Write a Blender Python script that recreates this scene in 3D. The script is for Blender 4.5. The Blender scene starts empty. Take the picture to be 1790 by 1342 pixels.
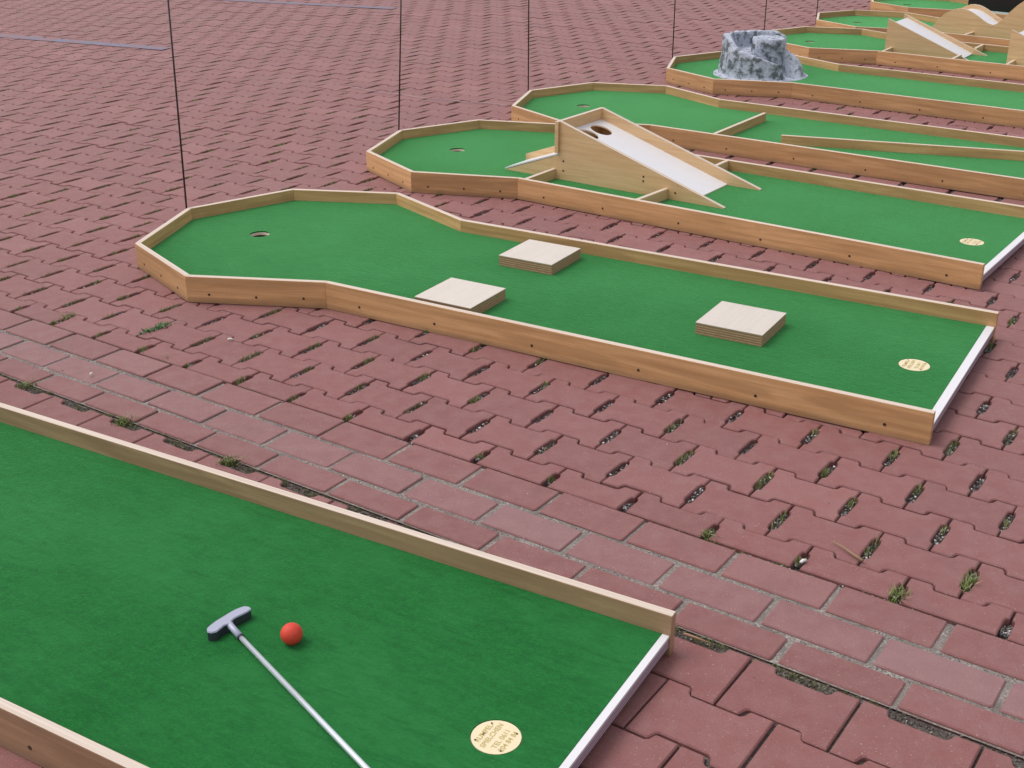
import bpy, bmesh, math, random
from mathutils import Vector, Matrix, noise, geometry
random.seed(7)
sc = bpy.context.scene
COL = sc.collection

# ---------------------------------------------------------------- camera, sky, sun, exposure
PITCH = 0.42274; FPX = 2120.6; CAMH = 1.344
cam = bpy.data.cameras.new('camera'); cam_o = bpy.data.objects.new('camera', cam); COL.objects.link(cam_o)
cam.sensor_width = 36; cam.lens = FPX / 1790 * 36; cam.clip_start = .05; cam.clip_end = 900
cam_o.location = (0, 0, CAMH); cam_o.rotation_euler = (math.pi / 2 - PITCH, 0, 0)
sc.camera = cam_o

SUN_ELEV, SUN_AZ = 60, 285          # overcast: soft light, a little stronger from the left
world = bpy.data.worlds.new('World'); sc.world = world; world.use_nodes = True
nt = world.node_tree; bg = nt.nodes['Background']
sky = nt.nodes.new('ShaderNodeTexSky'); sky.sky_type = 'NISHITA'; sky.sun_disc = False
sky.sun_elevation = math.radians(SUN_ELEV); sky.sun_rotation = math.radians(SUN_AZ)
sky.air_density = 1.6; sky.dust_density = 2.5; sky.ozone_density = 1.0
hs = nt.nodes.new('ShaderNodeHueSaturation'); hs.inputs['Saturation'].default_value = .22
nt.links.new(sky.outputs[0], hs.inputs['Color'])
wt = nt.nodes.new('ShaderNodeMix'); wt.data_type = 'RGBA'; wt.blend_type = 'MULTIPLY'; wt.inputs[0].default_value = 1
wt.inputs[7].default_value = (1.0, .96, .99, 1)
nt.links.new(hs.outputs[0], wt.inputs[6]); nt.links.new(wt.outputs[2], bg.inputs[0])
bg.inputs[1].default_value = 0.125

sun = bpy.data.lights.new('sun', 'SUN'); sun.energy = 1.0; sun.angle = math.radians(30); sun.color = (1, .97, .93)
sun_o = bpy.data.objects.new('sun', sun); COL.objects.link(sun_o)
az = math.radians(SUN_AZ); el = math.radians(SUN_ELEV)
sdir = Vector((math.sin(az) * math.cos(el), math.cos(az) * math.cos(el), math.sin(el)))
sun_o.rotation_euler = (-sdir).to_track_quat('-Z', 'Y').to_euler()

sc.render.engine = 'CYCLES'
sc.view_settings.view_transform = 'Standard'; sc.view_settings.look = 'None'
sc.view_settings.gamma = 1; sc.view_settings.use_curve_mapping = False
sc.view_settings.exposure = 0.38

# ---------------------------------------------------------------- node helpers and materials
class N:
    def __init__(s, name):
        s.m = bpy.data.materials.new(name); s.m.use_nodes = True; s.t = s.m.node_tree
        s.b = s.t.nodes['Principled BSDF']; s.name = name
    def n(s, typ, **kw):
        x = s.t.nodes.new(typ)
        for k, v in kw.items():
            if k == 'ins':
                for a, b in v.items():
                    if hasattr(b, 'is_output'): s.t.links.new(b, x.inputs[a])
                    else: x.inputs[a].default_value = b
            else: setattr(x, k, v)
        return x
    def link(s, a, b): s.t.links.new(a, b)
    def mix(s, f, a, b, mode='MIX'):
        x = s.n('ShaderNodeMix', data_type='RGBA', blend_type=mode)
        for i, v in ((0, f), (6, a), (7, b)):
            if hasattr(v, 'is_output'): s.link(v, x.inputs[i])
            else: x.inputs[i].default_value = v if i == 0 else (*v, 1)
        return x.outputs[2]
    def ramp(s, f, stops):
        x = s.n('ShaderNodeValToRGB', ins={0: f}); e = x.color_ramp.elements
        while len(e) < len(stops): e.new(.5)
        for q, (p, c) in zip(e, stops):
            q.position = p; q.color = (*c, 1) if isinstance(c, tuple) else (c, c, c, 1)
        return x.outputs[0]
    def noise(s, co, scale, detail=4, rough=.6, dist=0.0):
        return s.n('ShaderNodeTexNoise', ins={'Vector': co, 'Scale': scale, 'Detail': detail, 'Roughness': rough, 'Distortion': dist}).outputs[0]
    def coord(s, which='Object', scale=None):
        c = s.n('ShaderNodeTexCoord').outputs[which]
        if scale: c = s.n('ShaderNodeMapping', ins={0: c, 3: scale}).outputs[0]
        return c
    def pos(s, scale=None):
        c = s.n('ShaderNodeNewGeometry').outputs['Position']
        if scale: c = s.n('ShaderNodeMapping', ins={0: c, 3: scale}).outputs[0]
        return c
    def rnd(s):
        a = s.n('ShaderNodeNewGeometry').outputs['Random Per Island']; b = s.n('ShaderNodeObjectInfo').outputs['Random']
        x = s.n('ShaderNodeMath', operation='ADD', ins={0: a, 1: b})
        return s.n('ShaderNodeMath', operation='FRACT', ins={0: x.outputs[0]}).outputs[0]
    def bump(s, h, strength, dist):
        x = s.n('ShaderNodeBump', ins={'Height': h, 'Strength': strength, 'Distance': dist}); s.link(x.outputs[0], s.b.inputs['Normal'])
    def base(s, c):
        if hasattr(c, 'is_output'): s.link(c, s.b.inputs['Base Color'])
        else: s.b.inputs['Base Color'].default_value = (*c, 1)
    def p(s, **kw):
        for k, v in kw.items():
            i = s.b.inputs[k.replace('_', ' ')]
            if hasattr(v, 'is_output'): s.link(v, i)
            else: i.default_value = v
        return s

def flat(name, c, rough=.6, **kw):
    m = N(name); m.base(c); m.p(Roughness=rough, **kw); return m.m

def stone_mat(name, dark, mid, pale, dust=.25):
    m = N(name); r = m.rnd(); P = m.pos()
    c = m.ramp(r, [(0, tuple((a + b) / 2 for a, b in zip(dark, mid))), (.3, mid), (.75, mid), (1, pale)])
    big = m.noise(P, 1.1, 3, .5); c = m.mix(m.ramp(big, [(.4, 0.0), (.7, .45)]), c, tuple(x * .8 + .03 for x in mid))
    mid_n = m.noise(P, 22, 5, .65); c = m.mix(m.ramp(mid_n, [(.38, 0.0), (.72, dust + .10)]), c, (.34, .20, .185))
    fine = m.noise(P, 420, 3, .8); c = m.mix(m.ramp(fine, [(.30, .5), (.5, 0.0)]), c, tuple(x * .55 for x in dark))
    spk = m.noise(P, 230, 2, .5); c = m.mix(m.ramp(spk, [(.67, 0.0), (.74, .55)]), c, (.55, .42, .38))
    st = m.noise(P, 6.5, 6, .7); c = m.mix(m.ramp(st, [(.56, 0.0), (.75, .30)]), c, (.12, .07, .065))
    m.base(c); m.p(Roughness=.70, Sheen_Weight=.14, Sheen_Roughness=.35, Sheen_Tint=(1, .84, .88, 1))
    m.b.inputs['Specular IOR Level'].default_value = .5
    h = m.n('ShaderNodeMath', operation='ADD', ins={0: fine, 1: mid_n})
    m.bump(h.outputs[0], .55, .0025)
    return m.m

M = {}
M['stone'] = stone_mat('red_concrete_stone', (.205, .078, .071), (.252, .091, .083), (.298, .117, .108))
M['brick'] = stone_mat('red_strip_brick', (.205, .080, .073), (.248, .094, .087), (.285, .125, .119), .3)
M['brick2'] = stone_mat('dusty_strip_brick', (.23, .095, .092), (.265, .118, .116), (.285, .150, .152), .4)

def soil_mat(name, a, b, c3, scale, bstr):
    m = N(name); P = m.pos()
    v = m.n('ShaderNodeTexVoronoi', ins={'Vector': P, 'Scale': scale}); col = m.n('ShaderNodeSeparateColor', ins={0: v.outputs['Color']}).outputs[0]
    c = m.ramp(col, [(0, a), (.45, b), (.8, b), (1, c3)])
    n1 = m.noise(P, 14, 4, .6); c = m.mix(m.ramp(n1, [(.35, 0.0), (.7, .7)]), c, tuple(x * .6 for x in a))
    m.base(c); m.p(Roughness=.95)
    d = v.outputs['Distance']; m.bump(m.ramp(d, [(0, 1.0), (.6, 0.0)]), bstr, .004)
    return m.m
M['soil'] = soil_mat('grey_grit_soil', (.075, .058, .048), (.17, .14, .12), (.36, .33, .30), 190, .8)
M['sand'] = soil_mat('pale_grey_sand', (.20, .17, .15), (.29, .255, .225), (.48, .44, .40), 330, .5)
M['silt'] = soil_mat('brown_grey_silt', (.07, .055, .045), (.13, .11, .092), (.26, .235, .21), 260, .6)

# carpet: short green needle felt
m = N('green_felt_carpet'); O = m.coord('UV')
fib = m.noise(m.n('ShaderNodeMapping', ins={0: O, 3: (160, 320, 1)}).outputs[0], 1, 4, .75, .4)
tuft = m.noise(O, 72, 5, .75, .6); low = m.noise(O, 3.2, 4, .6)
c = m.mix(m.ramp(fib, [(.3, 0.0), (.7, 1.0)]), (.004, .070, .011), (.015, .200, .036))
c = m.mix(m.ramp(tuft, [(.35, .55), (.62, 0.0)]), c, (.008, .075, .024))
c = m.mix(m.ramp(low, [(.36, 0.0), (.62, .6)]), c, (.022, .165, .042)); mott = m.noise(m.n('ShaderNodeMapping', ins={0: O, 2: (0, 0, -.3), 3: (22, 60, 1)}).outputs[0], 1, 7, .78, .5); c = m.mix(m.ramp(mott, [(.34, .38), (.5, 0.0)]), c, (.004, .068, .013)); c = m.mix(m.ramp(mott, [(.52, 0.0), (.68, .22)]), c, (.035, .23, .06))
drag = m.noise(m.n('ShaderNodeMapping', ins={0: O, 2: (0, 0, .35), 3: (7, 38, 1)}).outputs[0], 1, 5, .65, .8); c = m.mix(m.ramp(drag, [(.52, 0.0), (.72, .5)]), c, (.005, .075, .016)); fl = m.noise(O, 210, 1, .5); c = m.mix(m.ramp(fl, [(.75, 0.0), (.80, .5)]), c, (.16, .26, .15))
m.base(c); m.p(Roughness=1.0)
m.b.inputs['Specular IOR Level'].default_value = .15
m.p(Sheen_Weight=1.0, Sheen_Roughness=.34, Sheen_Tint=(.33, 1.0, .38, 1))
hsum = m.n('ShaderNodeMath', operation='MULTIPLY_ADD', ins={0: tuft, 1: 1.6, 2: fib}); m.bump(hsum.outputs[0], .3, .003)
M['carpet'] = m.m

def wood_mat(name, dark, light, edge=False, rough=.5, knots=0.0, sc_=(3.2, 70, 1), contrast=1.0):
    m = N(name); U = m.coord('UV'); OI = m.rnd()
    off = m.n('ShaderNodeVectorMath', operation='ADD', ins={0: U, 1: m.n('ShaderNodeCombineXYZ', ins={0: m.n('ShaderNodeMath', operation='MULTIPLY', ins={0: OI, 1: 37.0}).outputs[0], 1: m.n('ShaderNodeMath', operation='MULTIPLY', ins={0: OI, 1: 13.0}).outputs[0]}).outputs[0]}).outputs[0]
    g1 = m.noise(m.n('ShaderNodeMapping', ins={0: off, 3: sc_}).outputs[0], 1, 6, .62, .6)
    g2 = m.noise(m.n('ShaderNodeMapping', ins={0: off, 3: (1.6, 16, 1)}).outputs[0], 1, 3, .5, 1.6)
    pores = m.noise(m.n('ShaderNodeMapping', ins={0: off, 3: (60, 900, 1)}).outputs[0], 1, 2, .5)
    c = m.mix(m.ramp(g1, [(.36, 0.0), (.66, 1.0)]), light, dark)
    c = m.mix(m.ramp(g2, [(.42, 0.0), (.6, .5 * contrast)]), c, tuple(x * (.72 if contrast > .5 else .95) for x in dark))
    c = m.mix(m.ramp(pores, [(.28, .35), (.42, 0.0)]), c, tuple(x * .5 for x in dark))
    hv = m.n('ShaderNodeHueSaturation', ins={'Color': c, 'Value': m.n('ShaderNodeMapRange', ins={0: OI, 3: .88, 4: 1.10}).outputs[0]})
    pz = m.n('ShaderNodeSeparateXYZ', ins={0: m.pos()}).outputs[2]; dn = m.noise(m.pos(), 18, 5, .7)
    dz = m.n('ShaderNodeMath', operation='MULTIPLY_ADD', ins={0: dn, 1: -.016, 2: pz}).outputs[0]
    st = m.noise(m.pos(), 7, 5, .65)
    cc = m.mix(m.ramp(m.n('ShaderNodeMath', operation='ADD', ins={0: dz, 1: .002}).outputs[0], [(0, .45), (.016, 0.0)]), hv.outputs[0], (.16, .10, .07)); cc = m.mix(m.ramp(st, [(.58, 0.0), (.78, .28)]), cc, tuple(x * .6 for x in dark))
    m.base(cc); m.p(Roughness=rough); m.bump(g1, .08, .0008)
    return m.m
M['beech'] = wood_mat('beech_veneer', (.53, .295, .122), (.69, .42, .195))
M['beech_shaded'] = wood_mat('beech_veneer_shaded', (.34, .205, .115), (.44, .285, .165))  # darker copy of the beech for the nearest lane, shade put into the colour
M['panel'] = wood_mat('pale_birch_panel', (.68, .43, .215), (.80, .56, .31), contrast=.45)
M['lam'] = wood_mat('whitish_laminate', (.60, .535, .455), (.64, .58, .51), rough=.4, contrast=.12)
# pale ply edge: layers run along the length
m = N('plywood_edge'); U = m.coord('UV')
wv = m.noise(m.n('ShaderNodeMapping', ins={0: U, 3: (1.5, 420, 1)}).outputs[0], 1, 2, .4)
c = m.mix(m.ramp(wv, [(.40, 0.0), (.60, 1.0)]), (.70, .60, .505), (.58, .475, .385)); gr = m.noise(U, 90, 3, .6)
c = m.mix(m.ramp(gr, [(.6, 0.0), (.8, .3)]), c, (.5, .4, .33)); m.base(c); m.p(Roughness=.55); M['edge'] = m.m
# layered block side, layers by height
m = N('stacked_ply_layers'); P = m.coord('Object'); z = m.n('ShaderNodeSeparateXYZ', ins={0: P}).outputs[2]
wz = m.n('ShaderNodeMath', operation='MULTIPLY', ins={0: z, 1: 1 / .0072}).outputs[0]; fr = m.n('ShaderNodeMath', operation='FRACT', ins={0: wz}).outputs[0]
c = m.ramp(fr, [(0, (.30, .165, .09)), (.42, (.40, .235, .13)), (.55, (.58, .40, .25)), (.75, (.56, .38, .24)), (.8, (.28, .15, .085)), (1, (.27, .145, .08))])
gr = m.noise(m.n('ShaderNodeMapping', ins={0: P, 3: (60, 60, 300)}).outputs[0], 1, 4, .6); c = m.mix(m.ramp(gr, [(.45, 0.0), (.7, .5)]), c, (.24, .13, .07))
m.base(c); m.p(Roughness=.7); M['layers'] = m.m
m = N('violet_stained_ply_edge'); P = m.pos(); z = m.n('ShaderNodeSeparateXYZ', ins={0: P}).outputs[2]
fr = m.n('ShaderNodeMath', operation='FRACT', ins={0: m.n('ShaderNodeMath', operation='MULTIPLY', ins={0: z, 1: 1 / .0062}).outputs[0]}).outputs[0]
c = m.ramp(fr, [(0, (.20, .13, .19)), (.45, (.26, .19, .27)), (.6, (.50, .42, .47)), (.8, (.46, .38, .42)), (1, (.17, .11, .16))]); m.base(c); m.p(Roughness=.6); M['ply_end'] = m.m
m = N('white_painted_board'); P = m.pos(); n1 = m.noise(P, 9, 4, .6); c = m.mix(m.ramp(n1, [(.5, 0.0), (.75, .3)]), (.74, .74, .75), (.62, .62, .64)); m.base(c); m.p(Roughness=.32); M['white'] = m.m
M['screw'] = flat('dark_screw_head', (.045, .030, .022), .5)
M['hole'] = flat('pale_cut_ply', (.86, .72, .55), .7)
m = N('cream_plate'); n1 = m.noise(m.pos(), 60, 3, .6); m.base(m.mix(m.ramp(n1, [(.45, 0.0), (.8, .4)]), (.80, .69, .44), (.72, .60, .38))); m.p(Roughness=.35); M['plate'] = m.m
M['print'] = flat('olive_gold_print', (.50, .40, .13), .5)
M['rod'] = flat('dark_fibreglass_rod', (.035, .022, .024), .4)
M['steel'] = flat('brushed_putter_head', (.40, .42, .52), .5, Metallic=.3)
M['head_side'] = flat('dark_cast_metal', (.07, .075, .10), .45, Metallic=.6)
M['shaft'] = flat('chromed_shaft', (.74, .78, .86), .3, Metallic=.55)
M['grip'] = flat('black_rubber_grip', (.015, .015, .017), .6)
m = N('red_rubber_ball'); n1 = m.noise(m.coord('Object'), 160, 3, .6); m.base(m.mix(m.ramp(n1, [(.4, 0.0), (.7, .35)]), (.62, .045, .022), (.70, .10, .055))); m.p(Roughness=.62); m.bump(n1, .25, .0006); M['ball'] = m.m
# rock
m = N('painted_cast_rock'); O = m.coord('Object')
n1 = m.noise(O, 23, 5, .62, .3); n2 = m.noise(O, 26, 5, .7, .3)
sx = m.n('ShaderNodeSeparateXYZ', ins={0: m.n('ShaderNodeNewGeometry').outputs['Normal']}).outputs[2]
c = m.mix(m.ramp(n2, [(.35, 0.0), (.62, 1.0)]), (.54, .57, .67), (.38, .42, .50))
blot = m.n('ShaderNodeMath', operation='MULTIPLY_ADD', ins={0: sx, 1: -.09, 2: n1}).outputs[0]
c = m.mix(m.ramp(blot, [(.44, 0.0), (.57, .9)]), c, (.065, .085, .09))
c = m.mix(m.ramp(m.noise(O, 60, 3, .7), [(.3, .5), (.45, 0.0)]), c, (.10, .115, .11))
m.base(c); m.p(Roughness=.5); m.bump(n1, .8, .012); M['rock'] = m.m
m = N('green_weed_leaf'); r = m.rnd(); m.base(m.ramp(r, [(0, (.09, .14, .025)), (.5, (.17, .22, .055)), (.85, (.27, .28, .11)), (1, (.36, .29, .16))])); m.p(Roughness=.7); M['leaf'] = m.m
m = N('dark_weed_leaf'); r = m.rnd(); m.base(m.ramp(r, [(0, (.03, .085, .03)), (.6, (.07, .16, .045)), (1, (.14, .22, .07))])); m.p(Roughness=.6); M['leaf2'] = m.m
m = N('mixed_grit'); r = m.rnd(); m.base(m.ramp(r, [(0, (.03, .028, .027)), (.45, (.13, .115, .105)), (.8, (.30, .29, .29)), (1, (.80, .78, .76))])); m.p(Roughness=.75); M['grit'] = m.m
m = N('brown_silt_crumbs'); r = m.rnd(); m.base(m.ramp(r, [(0, (.06, .045, .036)), (.5, (.13, .105, .088)), (.93, (.22, .19, .165)), (1, (.5, .47, .44))])); m.p(Roughness=.9); M['crumb'] = m.m
M['twig'] = flat('dry_twig', (.30, .19, .11), .8)
M['butt'] = flat('white_paper', (.74, .72, .70), .7)
m = N('worn_blue_paint'); n1 = m.noise(m.pos(), 9, 5, .7); m.base(m.mix(m.ramp(n1, [(.36, 0.0), (.60, .85)]), (.15, .18, .26), (.26, .13, .13))); m.p(Roughness=.7); M['blue'] = m.m
M['chalk'] = flat('white_cord', (.46, .38, .39), .8)
M['black'] = flat('black_plastic', (.012, .008, .012), .3)

# ---------------------------------------------------------------- object helpers
def tag(o, label=None, cat=None, group=None, kind=None):
    if label: o['label'] = label
    if cat: o['category'] = cat
    if group: o['group'] = group
    if kind: o['kind'] = kind
    return o
def empty(name, loc, **kw):
    o = bpy.data.objects.new(name, None); o.location = loc; o.empty_display_size = .1; COL.objects.link(o); return tag(o, **kw)
class MB:
    """collects polygons (with uv) and builds one mesh"""
    def __init__(s): s.v = []; s.f = []; s.mi = []; s.uv = []
    def poly(s, pts, mi=0, uv=None):
        b = len(s.v); s.v += [tuple(p) for p in pts]; s.f.append(list(range(b, b + len(pts)))); s.mi.append(mi)
        s.uv += list(uv) if uv else [(p[0], p[1]) for p in pts]
    def prism(s, plan, z0, z1, side=0, top=0, bottom=0, length_uv=True):
        """plan: ccw list of xy"""
        n = len(plan); acc = 0
        zz0 = z0 if callable(z0) else (lambda p: z0); zz1 = z1 if callable(z1) else (lambda p: z1)
        for k in range(n):
            a, b = plan[k], plan[(k + 1) % n]; d = math.hypot(b[0] - a[0], b[1] - a[1])
            s.poly([(*a, zz0(a)), (*b, zz0(b)), (*b, zz1(b)), (*a, zz1(a))], side, [(acc, zz0(a)), (acc + d, zz0(b)), (acc + d, zz1(b)), (acc, zz1(a))]); acc += d
        # long direction for the top uv
        a, b = max(((plan[k], plan[(k + 1) % n]) for k in range(n)), key=lambda t: math.hypot(t[1][0] - t[0][0], t[1][1] - t[0][1]))
        t = Vector((b[0] - a[0], b[1] - a[1])).normalized(); q = Vector((-t[1], t[0]))
        uvf = lambda p: (Vector(p[:2]).dot(t), Vector(p[:2]).dot(q))
        s.poly([(*p, zz1(p)) for p in plan], top, [uvf(p) for p in plan])
        s.poly([(*p, zz0(p)) for p in reversed(plan)], bottom, [uvf(p) for p in reversed(plan)])
    def build(s, name, mats, parent=None, smooth=False, weld=True):
        me = bpy.data.meshes.new(name); me.from_pydata(s.v, [], s.f); uvl = me.uv_layers.new(name='UVMap')
        for i, q in enumerate(s.uv): uvl.data[i].uv = q
        for mm in (mats if isinstance(mats, (list, tuple)) else [mats]): me.materials.append(mm)
        for p, k in zip(me.polygons, s.mi): p.material_index = k; p.use_smooth = smooth
        if weld:
            bm = bmesh.new(); bm.from_mesh(me); bmesh.ops.remove_doubles(bm, verts=bm.verts, dist=1e-5); bm.to_mesh(me); bm.free()
        o = bpy.data.objects.new(name, me); COL.objects.link(o)
        if parent: o.parent = parent
        return o
def bevel(o, w, seg=1):
    bm = bmesh.new(); bm.from_mesh(o.data)
    ed = [e for e in bm.edges if len(e.link_faces) == 2 and e.calc_face_angle(0) > .5]
    bmesh.ops.bevel(bm, geom=ed, offset=w, segments=seg, affect='EDGES', clamp_overlap=True); bm.to_mesh(o.data); bm.free()
def tube(mb, pts, rad, n=8, mi=0, cap=True):
    rad = rad if isinstance(rad, (list, tuple)) else [rad] * len(pts); pts = [Vector(p) for p in pts]; rings = []
    for k, p in enumerate(pts):
        d = (pts[min(k + 1, len(pts) - 1)] - pts[max(k - 1, 0)]).normalized()
        x = d.orthogonal().normalized() if k == 0 else (px - d * px.dot(d)).normalized(); px = x; y = d.cross(x)
        rings.append([p + (x * math.cos(t) + y * math.sin(t)) * rad[k] for t in [2 * math.pi * j / n for j in range(n)]])
    for a, b in zip(rings, rings[1:]):
        for j in range(n): mb.poly([a[j], a[(j + 1) % n], b[(j + 1) % n], b[j]], mi)
    if cap: mb.poly(list(reversed(rings[0])), mi); mb.poly(rings[-1], mi)

def in_view(x, y, z, m_=0):
    zf = y * math.cos(PITCH) - (z - CAMH) * math.sin(PITCH)
    if zf < .1: return None
    up = y * math.sin(PITCH) + (z - CAMH) * math.cos(PITCH)
    px = 895 + FPX * x / zf; py = 671 - FPX * up / zf
    return (px, py, zf) if -m_ < px < 1790 + m_ and -m_ < py < 1342 + m_ else None

# ---------------------------------------------------------------- paving
CX = [9.0891e-01, 1.6595e-01, -7.9723e-02, -1.1306e-04, 1.4306e-04, -2.7136e-05, -1.4994e-05, 2.5986e-05, -1.4558e-05, 2.7540e-06]
CY = [2.5687, -1.1654e-01, -1.1434e-01, -2.7524e-04, 2.6560e-04, -4.3207e-05, 3.2060e-06, 5.7075e-06, -8.5266e-06, 3.1374e-06]
def G(i, j):                      # laying grid (course position i, course j) -> ground; courses wander slightly, as laid
    t = (1, i, j, i * i, i * j, j * j, i ** 3, i * i * j, i * j * j, j ** 3)
    return Vector((sum(a * b for a, b in zip(CX, t)), sum(a * b for a, b in zip(CY, t))))
A_, B_ = .2010, .1393             # stone pitch along a course, course pitch (m)

# ground far around (one sheet to the horizon) and the bedding of the paved yard
mb = MB(); mb.poly([(-400, -400, -.05), (400, -400, -.05), (400, 400, -.05), (-400, 400, -.05)])
gm = N('plain_yard_ground'); P = gm.pos(); n1 = gm.noise(P, .8, 5, .6); n2 = gm.noise(P, 30, 3, .6)
gm.base(gm.mix(n1, gm.mix(n2, (.25, .09, .085), (.20, .075, .07)), (.23, .10, .09))); gm.p(Roughness=.85)
g_o = mb.build('ground', gm.m); tag(g_o, 'reddish yard ground reaching away beyond the paving', kind='structure')
mb = MB(); mb.poly([(-13, -2, -.016), (13, -2, -.016), (13, 18, -.016), (-13, 18, -.016)])
pave = mb.build('pavement', M['soil']); tag(pave, 'red interlocking concrete paving of the yard with open drainage slots', kind='structure')

V0 = .08
def inset(pts, d):
    n = len(pts); out = []
    for k in range(n):
        a, b, c = Vector(pts[k - 1]), Vector(pts[k]), Vector(pts[(k + 1) % n])
        e1 = (b - a); e2 = (c - b)
        if e1.length < 1e-6 or e2.length < 1e-6: out.append(tuple(b)); continue
        e1.normalize(); e2.normalize(); n1 = Vector((-e1.y, e1.x)); n2 = Vector((-e2.y, e2.x)); h = (n1 + n2)
        if h.length < .2: out.append(tuple(b + n1 * d)); continue
        h.normalize(); out.append(tuple(b + h * min(d / max(h.dot(n1), .5), 2 * d)))
    return out
def wave_side(L, flat_to=.0435, low_from=.0570, amp=.0102):
    """upper long side of a double-T stone from the right end to the left end"""
    hf, hw = B_ / 2 + amp, B_ / 2 - amp
    q = [(L, hf), (L - flat_to, hf), (L - flat_to - .0045, hf - .0035), (L - low_from + .0045, hw + .0035), (L - low_from, hw)]
    return q + [(-x, y) for x, y in reversed(q)]
def slot_stone_outline():
    """double-T stone with a shallow drain notch in both ends, local metres, ccw"""
    L = A_ / 2; hn, dn = .045, .0078
    top = [(L, hn)] + wave_side(L) + [(-L, hn)]
    notchR = [(L, -hn), (L - dn * .7, -hn + .003), (L - dn, -hn + .012), (L - dn, hn - .012), (L - dn * .7, hn - .003)]
    notchL = [(-x, -y) for x, y in notchR]
    bot = [(-x, -y) for x, y in top]
    return inset(notchR[1:] + top + notchL[1:] + bot, .0024)
def plain_stone_outline():
    top = wave_side(A_ / 2)
    return inset(top + [(-x, -y) for x, y in top], .0026)
def clip_v(pts, vmax=None):
    out = []; n = len(pts)
    for k in range(n):
        a, b = pts[k], pts[(k + 1) % n]; ia, ib = a[1] <= vmax, b[1] <= vmax
        if ia: out.append(a)
        if ia != ib: t = (vmax - a[1]) / (b[1] - a[1]); out.append((a[0] + t * (b[0] - a[0]), vmax))
    return out
def add_stone(mb, ic, jc, outline, rng, bev=True, scale_j=1.0, zoff=0.0):
    """outline in local metres round the grid point (ic, jc); v grows toward the camera"""
    c = G(ic, jc); dz = rng.gauss(0, .0009) + zoff; tx, ty = rng.gauss(0, .004), rng.gauss(0, .004)
    ju, jv = rng.gauss(0, .0006), rng.gauss(0, .0006); rot = rng.gauss(0, .004)
    def W(p, z):
        u, v = p[0] + ju - rot * p[1], p[1] + jv + rot * p[0]
        q = G(ic + u / A_, jc + v / B_); return (q.x - c.x, q.y - c.y, z + dz + u * tx + v * ty)
    n = len(outline); o = outline[::-1]      # v axis points the other way: flip for ccw in world
    if bev:
        ins = inset(outline, .0026)[::-1]; top = [W(p, 0) for p in ins]; mid = [W(p, -.0026) for p in o]
    else: top = [W(p, 0) for p in o]; mid = top
    low = [W(p, -.045 if bev else -.018) for p in o]
    mb.poly(top)
    for k in range(n):
        k2 = (k + 1) % n
        if bev: mb.poly([mid[k], mid[k2], top[k2], top[k]])
        mb.poly([low[k], low[k2], mid[k2], mid[k]])
    return c
SO, PO = slot_stone_outline(), plain_stone_outline()
rng = random.Random(3)
BND = 4.24                       # the slotted field ends at this course position, cut straight
stones = []                      # (score, ic, jc, outline, kind)
for j in range(-84, 5):
    for k in range(-72, 22):
        ic = k + .5 + .5 * (j % 2); jc = j + V0
        p = G(ic, jc)
        if not (1.2 < p.y < 15.5 and abs(p.x) < .5 * p.y + 1.6): continue
        ol = SO
        if j == 4: ol = clip_v(SO, (BND - jc) * B_ - .002)
        stones.append([p, ic, jc, ol])
# lane footprints (stones under the lanes are not seen)
AF = {1: [-1.49408, 2.3767, 0.86433, -0.4923, -0.4895, -0.8513], 2: [-0.37617, 3.90104, 0.86237, -0.50908, -0.51646, -0.86912],
      3: [0.25349, 5.14341, 0.81371, -0.59269, -0.5867, -0.81445], 4: [0.88415, 6.14212, 0.81592, -0.59099, -0.56077, -0.81116],
      5: [1.79105, 7.23884, 0.79742, -0.61289, -0.54072, -0.78866], 6: [2.56688, 8.35477, 0.77897, -0.63007, -0.51115, -0.76997],
      7: [3.12184, 9.27482, 0.73079, -0.69182, -0.53903, -0.71276], 8: [3.81502, 10.35509, 0.70243, -0.72075, -0.52164, -0.68277]}
LL, LW, H, CZ = 1.844, .789, .088, .046
SH = (.4142, .5695, .8084, .4070, .9675); TH = .019
OUT = [(0, LW / 2), (-SH[0], SH[1]), (-SH[2], SH[3]), (-SH[4], 0), (-SH[2], -SH[3]), (-SH[0], -SH[1]), (0, -LW / 2)]   # head outline, front to back
def lw(i, u, v): m_ = AF[i]; return (m_[0] + u * m_[2] + v * m_[4], m_[1] + u * m_[3] + v * m_[5])
def inside(poly, x, y):
    c = False
    for k in range(len(poly)):
        (x1, y1), (x2, y2) = poly[k - 1], poly[k]
        if (y1 > y) != (y2 > y) and x < (x2 - x1) * (y - y1) / (y2 - y1) + x1: c = not c
    return c
FOOT = {i: [lw(i, *p) for p in [(LL, LW / 2)] + OUT + [(LL, -LW / 2)]] for i in AF}
def covered(p, shrink=0):
    return any(inside(f, p[0], p[1]) for f in FOOT.values())
def hidden(p):                    # whole stone under a lane or beyond its front rail
    return covered(p) and all(covered((p[0] + a, p[1] + b)) for a, b in ((.09, 0), (-.09, 0), (0, .09), (0, -.09)))
def visible(p): return in_view(p[0], p[1], 0, 60) is not None and not hidden(p)
vis = sorted([s for s in stones if visible(s[0])], key=lambda s: s[0].length)
near, rest_ids = vis[:300], set(id(s) for s in vis[300:])
far = vis[300:] + [s for s in stones if not visible(s[0])]
for s in near:
    mb = MB(); c = add_stone(mb, s[1], s[2], s[3], rng); o = mb.build('paving_stone', M['stone'], pave, weld=False); o.location = (c.x, c.y, 0)
mb = MB()
for s in far:
    m2 = MB(); c = add_stone(m2, s[1], s[2], s[3], rng, bev=s[0].y < 8)
    b = len(mb.v); mb.v += [(x + c.x, y + c.y, z) for x, y, z in m2.v]; mb.f += [[q + b for q in f] for f in m2.f]; mb.mi += m2.mi; mb.uv += m2.uv
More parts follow.
